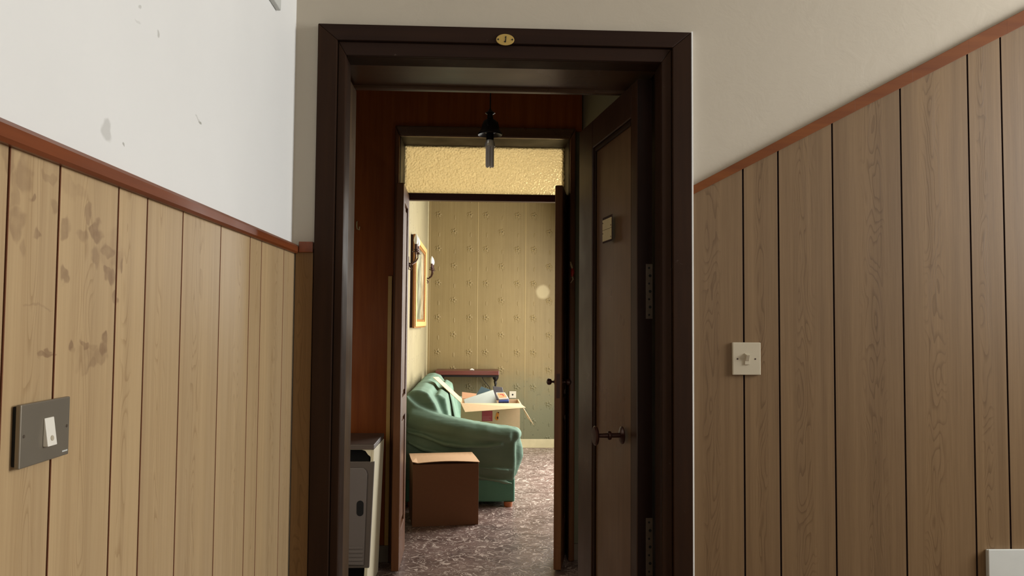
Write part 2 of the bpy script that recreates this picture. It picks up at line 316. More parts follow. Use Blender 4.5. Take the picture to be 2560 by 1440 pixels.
# ------------------------------------------------------------------ mesh helpers
class MB:
    def __init__(s): s.v = []; s.f = []; s.mi = []; s.uv = {}; s.k = 0
    def add(s, verts, faces, m=0):
        b = len(s.v); s.v += [V(p) for p in verts]
        for f in faces: s.f.append([b+i for i in f]); s.mi.append(m)
        return b
    def hexa(s, p, m=0):   # p: 8 points, bottom 4 ccw then top 4
        return s.add(p, [(0, 3, 2, 1), (4, 5, 6, 7), (0, 1, 5, 4), (1, 2, 6, 5), (2, 3, 7, 6), (3, 0, 4, 7)], m)
    def box(s, x0, x1, y0, y1, z0, z1, m=0):
        x0, x1 = min(x0, x1), max(x0, x1); y0, y1 = min(y0, y1), max(y0, y1); z0, z1 = min(z0, z1), max(z0, z1)
        return s.hexa([(x0, y0, z0), (x1, y0, z0), (x1, y1, z0), (x0, y1, z0), (x0, y0, z1), (x1, y0, z1), (x1, y1, z1), (x0, y1, z1)], m)
    def prism(s, poly, axis, a, b, m=0):   # poly: 2-D outline in the other two axes
        def P(u, v, t): return {'X': (t, u, v), 'Y': (u, t, v), 'Z': (u, v, t)}[axis]
        n = len(poly); vs_ = [P(u, v, a) for u, v in poly] + [P(u, v, b) for u, v in poly]
        return s.add(vs_, [tuple(range(n))[::-1], tuple(range(n, 2*n))] + [(i, (i+1) % n, n+(i+1) % n, n+i) for i in range(n)], m)
    def plate(s, quad, th, m=0):   # quad of 4 points, given thickness along its normal
        q = [V(p) for p in quad]; n = (q[1]-q[0]).cross(q[3]-q[0]).normalized()*th
        return s.hexa([p for p in q] + [p+n for p in q], m)
    def lathe(s, prof, org, axis=(0, 0, 1), n=24, m=0):   # prof: (r, h)
        ax = V(axis).normalized(); q = ax.to_track_quat('Z', 'Y'); o = V(org); vs_ = []
        for r, h in prof:
            for i in range(n):
                a = 2*pi*i/n; vs_.append(o + q @ V((r*cos(a), r*sin(a), h)))
        fs = []
        for j in range(len(prof)-1):
            for i in range(n):
                fs.append((j*n+i, j*n+(i+1) % n, (j+1)*n+(i+1) % n, (j+1)*n+i))
        fs.append(tuple(range(n))[::-1]); fs.append(tuple((len(prof)-1)*n+i for i in range(n)))
        return s.add(vs_, fs, m)
    def tube(s, pts, rad, n=10, m=0):
        pts = [V(p) for p in pts]; rs = rad if isinstance(rad, (list, tuple)) else [rad]*len(pts); vs_ = []
        q = None
        for i, p in enumerate(pts):
            d = (pts[min(i+1, len(pts)-1)] - pts[max(i-1, 0)]).normalized()
            q = d.to_track_quat('Z', 'Y') if q is None else (q @ V((0, 0, 1))).rotation_difference(d) @ q
            for k in range(n):
                a = 2*pi*k/n; vs_.append(p + q @ V((rs[i]*cos(a), rs[i]*sin(a), 0)))
        fs = [(j*n+i, j*n+(i+1) % n, (j+1)*n+(i+1) % n, (j+1)*n+i) for j in range(len(pts)-1) for i in range(n)]
        fs.append(tuple(range(n))[::-1]); fs.append(tuple((len(pts)-1)*n+i for i in range(n)))
        return s.add(vs_, fs, m)
    def build(s, name, mats, parent=None, bevel=0., seg=2, smooth=False, xf=None, kind=None):
        if not isinstance(mats, (list, tuple)): mats = [mats]
        vv = [xf @ p for p in s.v] if xf is not None else s.v
        lo = V((min(p.x for p in vv), min(p.y for p in vv), min(p.z for p in vv))); hi = V((max(p.x for p in vv), max(p.y for p in vv), max(p.z for p in vv)))
        org = V(((lo.x+hi.x)/2, (lo.y+hi.y)/2, lo.z))
        me = bpy.data.meshes.new(name); me.from_pydata([p-org for p in vv], [], s.f)
        for m in mats: me.materials.append(m)
        for i, p in enumerate(me.polygons): p.material_index = s.mi[i]
        bm = bmesh.new(); bm.from_mesh(me); bmesh.ops.recalc_face_normals(bm, faces=bm.faces); bm.to_mesh(me); bm.free()
        if smooth:
            for p in me.polygons: p.use_smooth = True
            me.set_sharp_from_angle(angle=R(40))
        o = bpy.data.objects.new(name, me); C.objects.link(o)
        if parent is not None:
            o.parent = parent; pw = V((0, 0, 0)); q = parent
            while q is not None: pw += V(q.location); q = q.parent
            o.location = org - pw
        else: o.location = org
        if bevel:
            b = o.modifiers.new('Bevel', 'BEVEL'); b.width = bevel; b.segments = seg; b.limit_method = 'ANGLE'; b.angle_limit = R(40)
        if kind: o['kind'] = kind
        return o
def tag(o, label, cat, group=None):
    o['label'] = label; o['category'] = cat
    if group: o['group'] = group
    return o
def thing(name, label, cat, loc, group=None):
    o = bpy.data.objects.new(name, None); C.objects.link(o); o.location = loc; o.empty_display_size = .1; return tag(o, label, cat, group)
def struct(name, loc=(0, 0, 0)):
    o = bpy.data.objects.new(name, None); C.objects.link(o); o.location = loc; o['kind'] = 'structure'; return o
def copy_tree(o, parent=None):
    c = o.copy(); C.objects.link(c); c.parent = parent
    for ch in list(o.children): copy_tree(ch, c)
    return c

# ================================================================== SETTING
XL = -.494          # left landing wall
YF = 2.05           # wall with the first door
WT = .28            # its thickness
Y2 = 4.66; Y2b = 4.93   # wall with the double door
XF = -.585          # left wall of the far room
YB = 8.8            # far wall
H = 2.95
dl = X_(787, YF); dr = X_(1725, YF)         # casing outer
il = X_(857, YF); ir = X_(1652, YF)         # casing inner
zt = Z_(77, YF, 1260); zi = Z_(150, YF, 1260)
# floor / ceilings
b = MB(); b.box(-2.2, 3.6, -2.6, 9.0, -.1, 0); b.build('floor', M_floor, kind='structure')
b = MB(); b.box(-2.2, 3.6, -2.6, 9.0, H, H+.1); b.build('ceiling', M_ceil, kind='structure')
# landing walls
b = MB(); b.box(XL-.12, XL, -2.6, YF, 0, H); wall_left = b.build('wall_left', M_white, kind='structure')
b = MB()
for (y0, y1, z0, z1) in ((-2.6, .35, 0, H), (1.75, YF, 0, H), (.35, 1.75, 0, 1.5), (.35, 1.75, 2.85, H)): b.box(3.3, 3.42, y0, y1, z0, z1)
b.build('wall_right', M_cream, kind='structure')
b = MB()
for a in (.35, 1.69): b.box(3.33, 3.38, a, a+.06, 1.5, 2.85)
for a in (1.5, 2.79): b.box(3.33, 3.38, .35, 1.75, a, a+.06)
b.build('window_1', M_wplastic, kind='structure')
b = MB(); b.box(XL-.12, 3.42, -2.6, -2.48, 0, H); b.build('wall_rear', M_cream, kind='structure')
# front wall with opening
b = MB(); b.box(XL-.12, il-.05, YF, YF+WT, 0, H); b.box(ir+.02, 3.42, YF, YF+WT, 0, H); b.box(il-.05, ir+.02, YF, YF+WT, zi+.03, H)
wall_front = b.build('wall_front', M_cream, kind='structure')

# panelling helper
def planks(edges, plane, axis, zlo, ztop, th, gap, name, mat, parent, seed, gm=None):
    """edges: positions across; ztop(pos) height; plane: wall face coordinate; axis: 0 runs along X (facing -Y), 1 runs along Y (facing +X)"""
    random.seed(seed)
    me = bpy.data.meshes.new(name); verts = []; faces = []; uvs = []; acs = []; mi = []
    def P(a, d, z): return (a, plane-d, z) if axis == 0 else (plane+d, a, z)
    for k in range(len(edges)-1):
        a0, a1 = edges[k]+gap/2, edges[k+1]-gap/2; off = random.random()*37; tone = random.uniform(-1, 1); heart = random.uniform(-.25, .25)
        bv = .0006
        n = len(verts)
        pts = [P(a0, 0, zlo), P(a0, th-bv, zlo), P(a0+bv, th, zlo), P(a1-bv, th, zlo), P(a1, th-bv, zlo), P(a1, 0, zlo)]
        tops = [ztop(a0), ztop(a0), ztop(a0+bv), ztop(a1-bv), ztop(a1), ztop(a1)]
        verts += pts + [(p[0], p[1], z) for p, z in zip(pts, tops)]
        for i in range(5):
            faces.append((n+i, n+i+1, n+7+i, n+6+i)); mi.append(0 if i == 2 else 1)
        faces.append((n+6, n+7, n+8, n+9, n+10, n+11)); mi.append(0)
        def U(i):
            p = verts[n+i]; a = p[axis]; w_ = (a1-a0)
            return (a-a0+10*k+off, p[2]+off), ((2*(a-a0)/w_-1 + heart) * min(1, w_/.10), tone)
        for f in faces[-6:]:
            for vi in f: u, c = U(vi-n); uvs.append(u); acs.append(c)
    # backing seen in the grooves
    n = len(verts); e0, e1 = edges[0], edges[-1]
    verts += [P(e0, .0012, zlo), P(e1, .0012, zlo), P(e1, .0012, ztop(e1)), P(e0, .0012, ztop(e0))]
    faces.append((n, n+1, n+2, n+3)); mi.append(1)
    for _ in range(4): uvs.append((0, 0)); acs.append((0, 0))
    me.from_pydata(verts, [], faces)
    l1 = me.uv_layers.new(name='UVMap'); l2 = me.uv_layers.new(name='across')
    for i, (u, c) in enumerate(zip(uvs, acs)): l1.data[i].uv = u; l2.data[i].uv = c
    me.materials.append(mat); me.materials.append(gm or M_groove)
    for i, p in enumerate(me.polygons): p.material_index = mi[i]
    bm = bmesh.new(); bm.from_mesh(me); bm.faces.ensure_lookup_table(); bmesh.ops.recalc_face_normals(bm, faces=bm.faces[:-1]); bm.to_mesh(me); bm.free()
    o = bpy.data.objects.new(name, me); C.objects.link(o); o.parent = parent; o.location = -V(parent.location); return o

# bead of white plaster showing between the casing and the brown panelling
b = MB(); b.box(dr+.0003, X_(1729, YF), YF-.021, YF, 0, Z_(86, YF, 1727)); b.build('plaster_bead', M_white, wall_front)
# left panelling
XP = XL + .009
zl_top = at_x(400, 459.6, XL+.02).z; zl_bot = at_x(400, 501, XL+.02).z
ly = [at_x(px, 720, XP).y for px in (12, 141, 290, 363, 453, 549, 623, 652, 708)]
le = [-2.45]
while le[-1] < ly[0]-.30: le.append(le[-1] + random.choice((.075, .1, .13)))
le = [e for e in le if e < ly[0]-.07] + ly + [YF-.001]
planks(le, XL, 1, 0, lambda a: zl_bot+.01, .009, .0035, 'panelling', MP_left, wall_left, 3, M_groove_left)
b = MB(); pr = [(XL, zl_bot), (XL+.016, zl_bot), (XL+.02, zl_bot+.004), (XL+.02, zl_top-.007), (XL+.013, zl_top), (XL, zl_top)]
b.prism([(x, z) for x, z in pr], 'Y', -2.45, YF-.0005); b.build('trim_1', M_orange, kind='structure', smooth=False)
# strip of the front wall left of the door
z0 = Z_(631, YF-.01, 757); z1 = Z_(604, YF-.01, 757)
planks([XL+.011, dl-.003], YF, 0, 0, lambda a: z0+.01, .007, .002, 'panelling', MP_dark, wall_front, 5)
b = MB(); b.box(XL+.021, dl-.004, YF-.014, YF, z0, z1); b.build('trim_2', M_orange, bevel=.002, kind='structure')
# right panelling with raking top
def rake(px): return 490 - .5135*(px-1725)
p0 = at_y(1729, rake(1729), YF-.012); p1 = at_y(2560, 63, YF-.012); sl = (p1.z-p0.z)/(p1.x-p0.x)
zr = lambda x: p0.z + sl*(x-p0.x)
q0 = at_y(1729, 466, YF-.012); q1 = at_y(2560, 25, YF-.012); sq = (q1.z-q0.z)/(q1.x-q0.x)
zq = lambda x: q0.z + sq*(x-q0.x)
re_ = [X_(1729.5, YF-.008)] + [X_(p, YF-.008) for p in (1858.5, 1947, 2084, 2257, 2428.5, 2513)]
while re_[-1] < 2.0: re_.append(re_[-1] + random.choice((.095, .14, .185)))
planks(re_, YF, 0, 0, lambda a: min(zr(a)+.01, H), .009, .0038, 'panelling', MP_right, wall_front, 11)
b = MB()
segs = [re_[0]] + [X_(p, YF-.012) for p in (2143, 2290, 2432, 2530)] + [min(re_[-1], re_[0]+2.)]
for a, c in zip(segs[:-1], segs[1:]):
    j = random.uniform(-.0010, .0010); c2 = c+.0006
    if zq(c) > H: c2 = re_[0] + (H-zq(re_[0]))/sq
    b.hexa([(a, YF-.014, zr(a)+j), (c2, YF-.014, zr(c2)+j), (c2, YF, zr(c2)+j), (a, YF, zr(a)+j), (a, YF-.014, zq(a)+j), (c2, YF-.014, zq(c2)+j), (c2, YF, zq(c2)+j), (a, YF, zq(a)+j)])
    if zq(c) > H: break
b.build('trim_3', M_orangeX, bevel=.0008, kind='structure')

# ------------------------------------------------------------------ first door
door1 = struct('door_1', ((dl+dr)/2, YF, 0))
cw = (X_(836, YF)-dl); ct = Z_(116, YF, 1260)
def casing(x0, x1, zt_, xi0, xi1, zi_, y, name, mat, matT, parent, d=.022, lip=.0, bev=.002):
    b = MB()
    b.hexa([(x0, y-d, 0), (xi0, y-d, 0), (xi0, y, 0), (x0, y, 0), (x0, y-d, zt_), (xi0, y-d, zi_), (xi0, y, zi_), (x0, y, zt_)])
    b.hexa([(xi1, y-d, 0), (x1, y-d, 0), (x1, y, 0), (xi1, y, 0), (xi1, y-d, zi_), (x1, y-d, zt_), (x1, y, zt_), (xi1, y, zi_)])
    b.hexa([(x0, y-d, zt_), (xi0, y-d, zi_), (xi0, y, zi_), (x0, y, zt_), (x1, y-d, zt_), (xi1, y-d, zi_), (xi1, y, zi_), (x1, y, zt_)], 1)
    return b.build(name, [mat, matT], parent, bevel=bev)
casing(dl, dr, zt, dl+cw, dr-cw, ct, YF, 'casing', M_casing, M_casingT, door1)
casing(dl+cw+.001, dr-cw-.001, ct-.001, il, ir, zi, YF, 'inner_moulding', M_casing, M_casingT, door1, d=.012)
# liner of the reveal and the soffit
zs = Z_(150, YF, 1260)
b = MB(); b.box(il-.05, il, YF, YF+.07, 0, zi); b.box(ir, ir+.02, YF, YF+.07, 0, zi); b.box(il-.05, ir+.02, YF, YF+.07, zi, zi+.03)
b.build('jamb', M_casing, door1, bevel=.002)
b = MB(); b.box(il-.05, il-.042, YF+.07, YF+WT+.01, 0, zi+.03); b.box(ir+.012, ir+.02, YF+.07, YF+WT+.01, 0, zi+.03)
b.build('reveal_board', M_door_dark, door1)
b = MB(); b.box(il-.042, ir+.01, YF+.07, YF+WT+.005, zi+.006, zi+.03); b.box(il-.042, ir+.01, YF+WT-.012, YF+WT+.012, zi-.004, zi+.02)
b.build('soffit', M_soffit, door1, bevel=.003)
# narrow fixed leaf folded back on the left
b = MB(); b.box(il-.040, il-.021, YF+.075, YF+.30, .01, zi-.004); b.box(il-.021, il-.017, YF+.16, YF+.26, .2, zi-.17)
b.build('narrow_leaf', M_narrow, door1, bevel=.004)
# main leaf (local frame: u from hinge to free edge, w thickness, z)
A = V((.4475, 2.150, 0)); B_ = V((.3640, 2.775, 0))
u = (B_-A).normalized(); nrm = V((u.y, -u.x, 0))   # pointing to +x (away from visible face)
L = (B_-A).length; TH = .044; zl = zi - .013
XFm = M(((u.x, nrm.x, 0, A.x), (u.y, nrm.y, 0, A.y), (0, 0, 1, 0), (0, 0, 0, 1)))
def uf(px, py=720):   # picture column -> distance along the leaf's visible face
    d = ray(px, py); t = (A.x*u.y - A.y*u.x) / (d.x*u.y - d.y*u.x); p = d*t; return (V((p.x, p.y, 0))-A).dot(u), EYE+p.z
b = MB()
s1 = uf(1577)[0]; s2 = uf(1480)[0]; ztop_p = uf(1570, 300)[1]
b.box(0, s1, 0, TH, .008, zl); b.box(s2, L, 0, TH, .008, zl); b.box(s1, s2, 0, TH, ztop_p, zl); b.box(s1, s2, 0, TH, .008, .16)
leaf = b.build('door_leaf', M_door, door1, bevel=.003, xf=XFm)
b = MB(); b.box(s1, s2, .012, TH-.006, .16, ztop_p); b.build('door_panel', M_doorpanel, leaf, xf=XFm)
b = MB()
for (a0, a1, c0, c1) in ((s1, s1+.016, .16, ztop_p), (s2-.016, s2, .16, ztop_p), (s1+.016, s2-.016, ztop_p-.016, ztop_p), (s1+.016, s2-.016, .16, .176)):
    b.box(a0, a1, .004, .013, c0, c1)
b.build('panel_moulding', M_casing, leaf, bevel=.004, xf=XFm)
b = MB(); b.box(-.003, -.0002, .001, TH-.001, .008, zl); ed = b.build('hinge_edge', M_door_dark, leaf, xf=XFm)
for (ya, yb_) in ((660, 797), (1296, 1440)):
    pa = at_y(1624, ya, 2.147); pb = at_y(1624, yb_, 2.147)
    c = V((pa.x, 2.147, 0))
    du = (c-A).dot(nrm)
    b = MB(); b.box(-.0055, -.003, du-.0095, du+.0095, pb.z, pa.z)
    n = 7
    for k in range(n):
        zz = pb.z + (pa.z-pb.z)*(k+.5)/n; r = .0042 if k % 2 else .003
        o_ = XFm.inverted() @ V((0, 0, 0)); b.lathe([(r, 0), (r, .0012)], (-.0052-.0012, du + (.002 if k % 2 else -.001), zz), (1, 0, 0), 12, 1)
    b.build('hinge_plate', [M_steel, M_black], leaf, xf=XFm)
ku, kz = uf(1556, 1088)
kn = 1.32
b = MB(); b.lathe([(.026, 0), (.026, .003), (.02, .006), (.007, .008), (.007, .034), (.012, .036), (.013, .040), (.012, .044), (.007, .046), (.006, .072), (.014, .076), (.027, .079), (.029, .084), (.025, .088), (0.001, .089)], (ku, 0, kz), (0, -1, 0), 28)
kb = b.build('door_knob', M_bronze, leaf, smooth=True, xf=XFm)
for (za, zb) in ((546, 568), (573, 597)):
    u0, z0_ = uf(1530, za-4); u1, z1_ = uf(1508, za+4)
    _, zb0 = uf(1530, zb); 
    b = MB(); b.box(u0, u1, -.0025, 0, zb0, z0_); b.box(u0+.002, u0+.006, -.0032, -.0024, zb0+.006, zb0+.010, 1); b.box(u1-.007, u1-.003, -.0032, -.0024, z0_-.012, z0_-.008, 1)
    b.build('name_plate', [M_ivory, M_groove], leaf, bevel=.0008, xf=XFm)
b = MB(); b.box(uf(1530)[0]-.004, uf(1508)[0]+.003, -.0012, 0, uf(1520, 605)[1], uf(1520, 540)[1]); b.build('name_plate_backing', M_groove, leaf, xf=XFm)
# number plate over the door
pc = at_y(1263, 100, YF-.022)
npl = thing('number_plate', 'small oval brass plate with the number 1 on the dark door frame', 'door number', (pc.x, YF-.022, pc.z-.015))
def oval(cx, cz, rx, rz, n=36): return [(cx+rx*cos(2*pi*i/n), cz+rz*sin(2*pi*i/n)) for i in range(n)]
b = MB(); b.prism(oval(pc.x, pc.z, .0243, .0155), 'Y', YF-.0255, YF-.022); b.build('plate', M_brass, npl, bevel=.001)
b = MB(); k = .0011
b.prism([(pc.x+x*k, pc.z+z*k) for x, z in ((-1, -7), (1.6, -7), (2.8, 8), (.6, 8), (-1.2, 4.5), (.4, 4.5))], 'Y', YF-.0265, YF-.0254)
b.prism([(pc.x+x*k, pc.z+z*k) for x, z in ((-3.4, -5.5), (-1, -7.2), (-1, -3)) ], 'Y', YF-.0265, YF-.0254)
b.build('numeral', M_black, npl)
for sx_ in (-.019, .019):
    b = MB(); b.lathe([(.0022, 0), (.0022, .0014)], (pc.x+sx_, YF-.0267, pc.z), (0, 1, 0), 12); b.build('screw', M_black, npl)

# ------------------------------------------------------------------ landing things
# metal switch on left wall
Y0 = at_x(31, 1100, XL+.009).y; xf_ = XL+.019
ya = at_x(50, 1100, xf_).y; yb_ = at_x(174, 1060, xf_).y
zt_ = at_x(174, 991, xf_).z; zb_ = at_x(174, 1134, xf_).z
sw = thing('light_switch', 'square brushed grey metal light switch with white rocker on the light oak panelling', 'light switch', (XL+.009, (ya+yb_)/2, zb_))
b = MB(); b.box(XL+.009, XL+.0135, ya+.002, yb_-.002, zb_+.002, zt_-.002, 1); b.box(XL+.0135, xf_, ya, yb_, zb_, zt_)
b.build('plate', [M_grey_metal, M_black], sw, bevel=.0012)
ra = at_x(108, 1080, xf_).y; rb = at_x(131, 1080, xf_).y; rz1 = at_x(119, 1044, xf_).z; rz0 = at_x(122, 1113, xf_).z
b = MB(); b.hexa([(xf_, ra, rz0), (xf_+.006, ra, rz0), (xf_+.006, rb, rz0), (xf_, rb, rz0), (xf_, ra, rz1), (xf_+.0015, ra, rz1), (xf_+.0015, rb, rz1), (xf_, rb, rz1)])
rk = b.build('rocker', M_wplastic, sw, bevel=.0008)
b = MB(); b.lathe([(.003, 0), (.003, .0006)], (xf_+.0048, (ra+rb)/2, rz0+(rz1-rz0)*.27), (1, 0, .1), 16); b.build('rocker_dimple', M_cplastic, rk)
sy = at_x(59, 1096, xf_).y
for yy in (sy, yb_-(sy-ya)):
    b = MB(); b.lathe([(.0018, 0), (.0018, .0005)], (xf_, yy, (zt_+zb_)/2), (1, 0, 0), 12); b.build('screw', M_steel, sw)
b = MB(); b.box(xf_, xf_+.0003, at_x(155, 1125, xf_).y, at_x(168, 1122, xf_).y, zb_+.0045, zb_+.0062); b.build('maker_mark', M_greybox, sw)
# grey cover high on the left wall
pc2 = at_x(703, 28, XL+.012)
b = MB(); b.box(XL, XL+.012, pc2.y-.16, pc2.y, pc2.z, pc2.z+.16)
tag(b.build('junction_box_cover', M_greybox, bevel=.003), 'pale grey square cover high on the white wall near the corner', 'junction box')
# white switch on the right panelling
ys = YF-.009; s0 = X_(1828, ys); s1_ = X_(1898, ys); sz1 = Z_(856, ys, 1863); sz0 = Z_(937, ys, 1863)
sw2 = thing('light_switch', 'cream plastic light switch with small toggle on the brown oak panelling right of the door', 'light switch', ((s0+s1_)/2, ys, sz0))
b = MB(); b.box(s0, s1_, ys-.009, ys, sz0, sz1); b.build('plate', M_cplastic, sw2, bevel=.002, seg=3)
cx = X_(1863, ys); cz = Z_(897, ys, 1863)
b = MB(); b.box(cx-.0065, cx+.0065, ys-.0125, ys-.009, cz-.015, cz+.015)
b.hexa([(cx-.0045, ys-.0125, cz-.006), (cx+.0045, ys-.0125, cz-.006), (cx+.0045, ys-.0125, cz-.004), (cx-.0045, ys-.0125, cz-.004), (cx-.0045, ys-.021, cz+.011), (cx+.0045, ys-.021, cz+.011), (cx+.0045, ys-.0125, cz+.013), (cx-.0045, ys-.0125, cz+.013)])
b.build('toggle', M_cplastic, sw2, bevel=.0007)
for px in (1840, 1884):
    b = MB(); b.lathe([(.0022, 0), (.0022, .0006)], (X_(px, ys), ys-.0096, cz), (0, 1, 0), 12); b.build('screw', M_groove, sw2)
# grey box low on the right
gx = X_(2472, ys-.02, 1400); gz = Z_(1374, ys-.02, 2500)
gb = thing('wall_box', 'pale grey metal wall box low on the brown oak panelling', 'wall box', (gx+.11, ys, gz-.30))
b = MB(); b.box(gx+.004, gx+.216, ys-.016, ys, gz-.296, gz-.004); b.build('body', M_greybox, gb, bevel=.002)
b = MB(); b.box(gx, gx+.22, ys-.020, ys-.016, gz-.30, gz); b.build('cover', M_greybox, gb, bevel=.0015)
for zz in (gz-.285,):
    b = MB(); b.lathe([(.003, 0), (.003, .001)], (gx+.11, ys-.021, zz), (0, 1, 0), 12); b.build('screw', M_steel, gb)

# ------------------------------------------------------------------ hall between the doors
# side walls of the hall
b = MB()
for (y0, y1, z0_, z1_) in ((YF+WT, 2.7, 0, H), (3.4, Y2, 0, H), (2.7, 3.4, 0, .6), (2.7, 3.4, 1.6, H)): b.box(-1.35, -1.23, y0, y1, z0_, z1_)
b.build('wall_hall_left', M_casing, kind='structure')
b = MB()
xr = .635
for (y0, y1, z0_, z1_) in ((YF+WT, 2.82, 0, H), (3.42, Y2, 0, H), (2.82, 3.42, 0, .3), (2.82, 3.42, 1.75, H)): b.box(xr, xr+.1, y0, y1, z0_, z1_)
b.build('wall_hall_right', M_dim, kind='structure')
# second wall
x2l = X_(1008, Y2b); x2r = X_(1412, Y2b-.05, 420); z2t = Z_(366, Y2b-.05, 1210)
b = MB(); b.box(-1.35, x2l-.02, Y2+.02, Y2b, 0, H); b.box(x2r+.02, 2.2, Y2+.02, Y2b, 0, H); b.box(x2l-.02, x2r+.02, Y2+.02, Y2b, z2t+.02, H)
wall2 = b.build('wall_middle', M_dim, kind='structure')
c2l = X_(985, Y2-.03, 500); c2r = X_(1439, Y2-.03, 500); z2o = Z_(317, Y2-.03, 1210)
b = MB(); b.box(-1.23, c2l+.01, Y2, Y2+.02, 0, H); b.box(c2l+.01, X_(1455, Y2, 300), Y2, Y2+.02, z2o-.01, H)
b.build('cladding', M_clad, wall2)
b = MB(); b.box(-1.23, c2l-.005, Y2-.015, Y2, 0, .095); b.box(c2r+.002, xr, Y2+.005, Y2+.02, 0, .095); b.build('baseboard_middle', M_skirt_grey, kind='structure')
# yellow strip standing against the cladding
ysx = X_(966, Y2-.02, 1000); yz = Z_(690, Y2-.02, 970)
b = MB(); b.box(ysx, X_(976, Y2-.02, 1000), Y2-.022, Y2, .098, yz)
tag(b.build('yellow_batten', M_yellow, bevel=.002), 'thin yellow wooden batten upright beside the inner door frame', 'batten')
# small mark hook on cladding
hk = at_y(895, 568, Y2)
b = MB(); b.tube([(hk.x-.004, Y2, hk.z+.035), (hk.x-.004, Y2-.02, hk.z+.03), (hk.x-.004, Y2-.025, hk.z+.005), (hk.x, Y2-.03, hk.z-.015), (hk.x+.012, Y2-.03, hk.z-.02), (hk.x+.014, Y2-.03, hk.z)], .004, 8)
tag(b.build('wall_hook', M_ivory, smooth=True), 'tiny metal hook on the orange-brown wood panel', 'hook')

door2 = struct('door_2', (0, Y2, 0))
casing(c2l, c2r, z2o, x2l-.004, x2r+.004, z2t-.002, Y2, 'casing', M_leaf, M_soffit2, door2, d=.03, bev=.008)
b = MB(); b.box(x2l-.02, x2l, Y2, Y2b, 0, z2t); b.box(x2r, x2r+.02, Y2, Y2b, 0, z2t); b.box(x2l-.02, x2r+.02, Y2, Y2b, z2t, z2t+.02)
b.build('jamb', M_door_dark, door2, bevel=.003)
zb1 = Z_(485, Y2b-.05, 1200); zb0 = Z_(503, Y2b-.05, 1200)
b = MB(); b.box(x2l, x2r, Y2b-.06, Y2b-.01, zb0, zb1); b.build('transom_bar', M_bar, door2, bevel=.004)
b = MB(); b.box(x2l, x2r, Y2b-.04, Y2b-.035, zb1, z2t); b.build('transom_glass', M_obscure, door2)
b = MB()
for (a0, a1, c0, c1) in ((x2l, x2l+.012, zb1, z2t), (x2r-.012, x2r, zb1, z2t), (x2l, x2r, z2t-.01, z2t)): b.box(a0, a1, Y2b-.03, Y2b-.02, c0, c1)
b.build('glazing_bead', M_bar, door2, bevel=.002)
# leaves of the double door, both opened towards the hall
def leaf2(P0, P1, side, name):
    """P0 hinge corner, P1 free corner of the face that shows; side=+1 thickness goes to +x"""
    uu = (P1-P0).normalized(); nn = V((-uu.y, uu.x, 0)) * (1 if (-uu.y) * side > 0 else -1); LL = (P1-P0).length
    X = M(((uu.x, nn.x, 0, P0.x), (uu.y, nn.y, 0, P0.y), (0, 0, 1, 0), (0, 0, 0, 1)))
    th = .044; zt2 = zb0 + .03
    b = MB()
    a0, a1 = .085, LL-.085
    rails = (.012, .22), (.86, .98), (zt2-.1, zt2)
    b.box(0, a0, 0, th, .012, zt2); b.box(a1, LL, 0, th, .012, zt2)
    for r0, r1 in rails: b.box(a0, a1, 0, th, r0, r1)
    lf = b.build(name, M_leaf, door2, bevel=.005, xf=X)
    for r0, r1 in ((.22, .86), (.98, zt2-.1)):
        b = MB(); b.box(a0, a1, .014, th-.014, r0, r1); b.box(a0+.03, a1-.03, .006, th-.006, r0+.03, r1-.03)
        b.build('door_panel', M_leaf, lf, bevel=.004, xf=X)
    return lf, X, LL, th
lfL, XLm, LLl, th2 = leaf2(V((X_(1018, Y2b-.06, 900), Y2b-.062, 0)), V((X_(1004, 4.43, 900), 4.43, 0)), -1, 'left_leaf')
lfR, XRm, LLr, _ = leaf2(V((X_(1419, Y2b-.06, 900), Y2b-.062, 0)), V((X_(1405, 4.43, 900), 4.43, 0)), -1, 'right_leaf')
# knobs on the right leaf, either side
kz2 = at_y(1373, 955, 4.47).z
for s_, nm in ((-1, 'inner'), (1, 'outer')):
    b = MB(); base = th2 if s_ == -1 else 0
    dirn = (0, 1, 0) if s_ == -1 else (0, -1, 0)
    b.lathe([(.018, 0), (.018, .004), (.007, .006), (.006, .018), (.016, .024), (.02, .034), (.017, .044), (.006, .050), (.001, .051)], (LLr-.05, base, kz2), dirn, 20)
    b.build('door_knob', M_bronze, lfR, smooth=True, xf=XRm)
b = MB(); b.box(LLr-.0005, LLr+.002, .012, .032, kz2-.09, kz2+.05); b.build('lock_plate', M_bronze, lfR, xf=XRm)
for zz in (.35, 1.75):
    b = MB(); b.lathe([(.008, 0), (.008, .09)], (-.004, -.006, zz), (0, 0, 1), 12); b.build('hinge', M_steel, lfR, smooth=True, xf=XRm)

# ornament hanging behind the right leaf
po = at_y(1428, 680, Y2-.03)
orn = thing('hanging_ornament', 'little red and cream ornament hanging on the frame behind the open right leaf', 'ornament', (po.x, Y2-.035, po.z-.06))
b = MB(); b.tube([(po.x-.006, Y2-.042, po.z+.062), (po.x-.002, Y2-.046, po.z+.04), (po.x+.004, Y2-.048, po.z+.015)], [.004, .008, .006], 10); b.build('cream_top', M_creamorn, orn, smooth=True)
b = MB(); b.tube([(po.x+.004, Y2-.048, po.z+.02), (po.x+.006, Y2-.05, po.z-.005), (po.x+.002, Y2-.048, po.z-.03)], [.007, .011, .006], 10); b.build('red_middle', M_redorn, orn, smooth=True)
b = MB(); b.tube([(po.x+.004, Y2-.048, po.z-.025), (po.x+.01, Y2-.046, po.z-.045), (po.x-.006, Y2-.045, po.z-.068)], [.005, .005, .002], 10); b.build('tail', M_creamorn, orn, smooth=True)

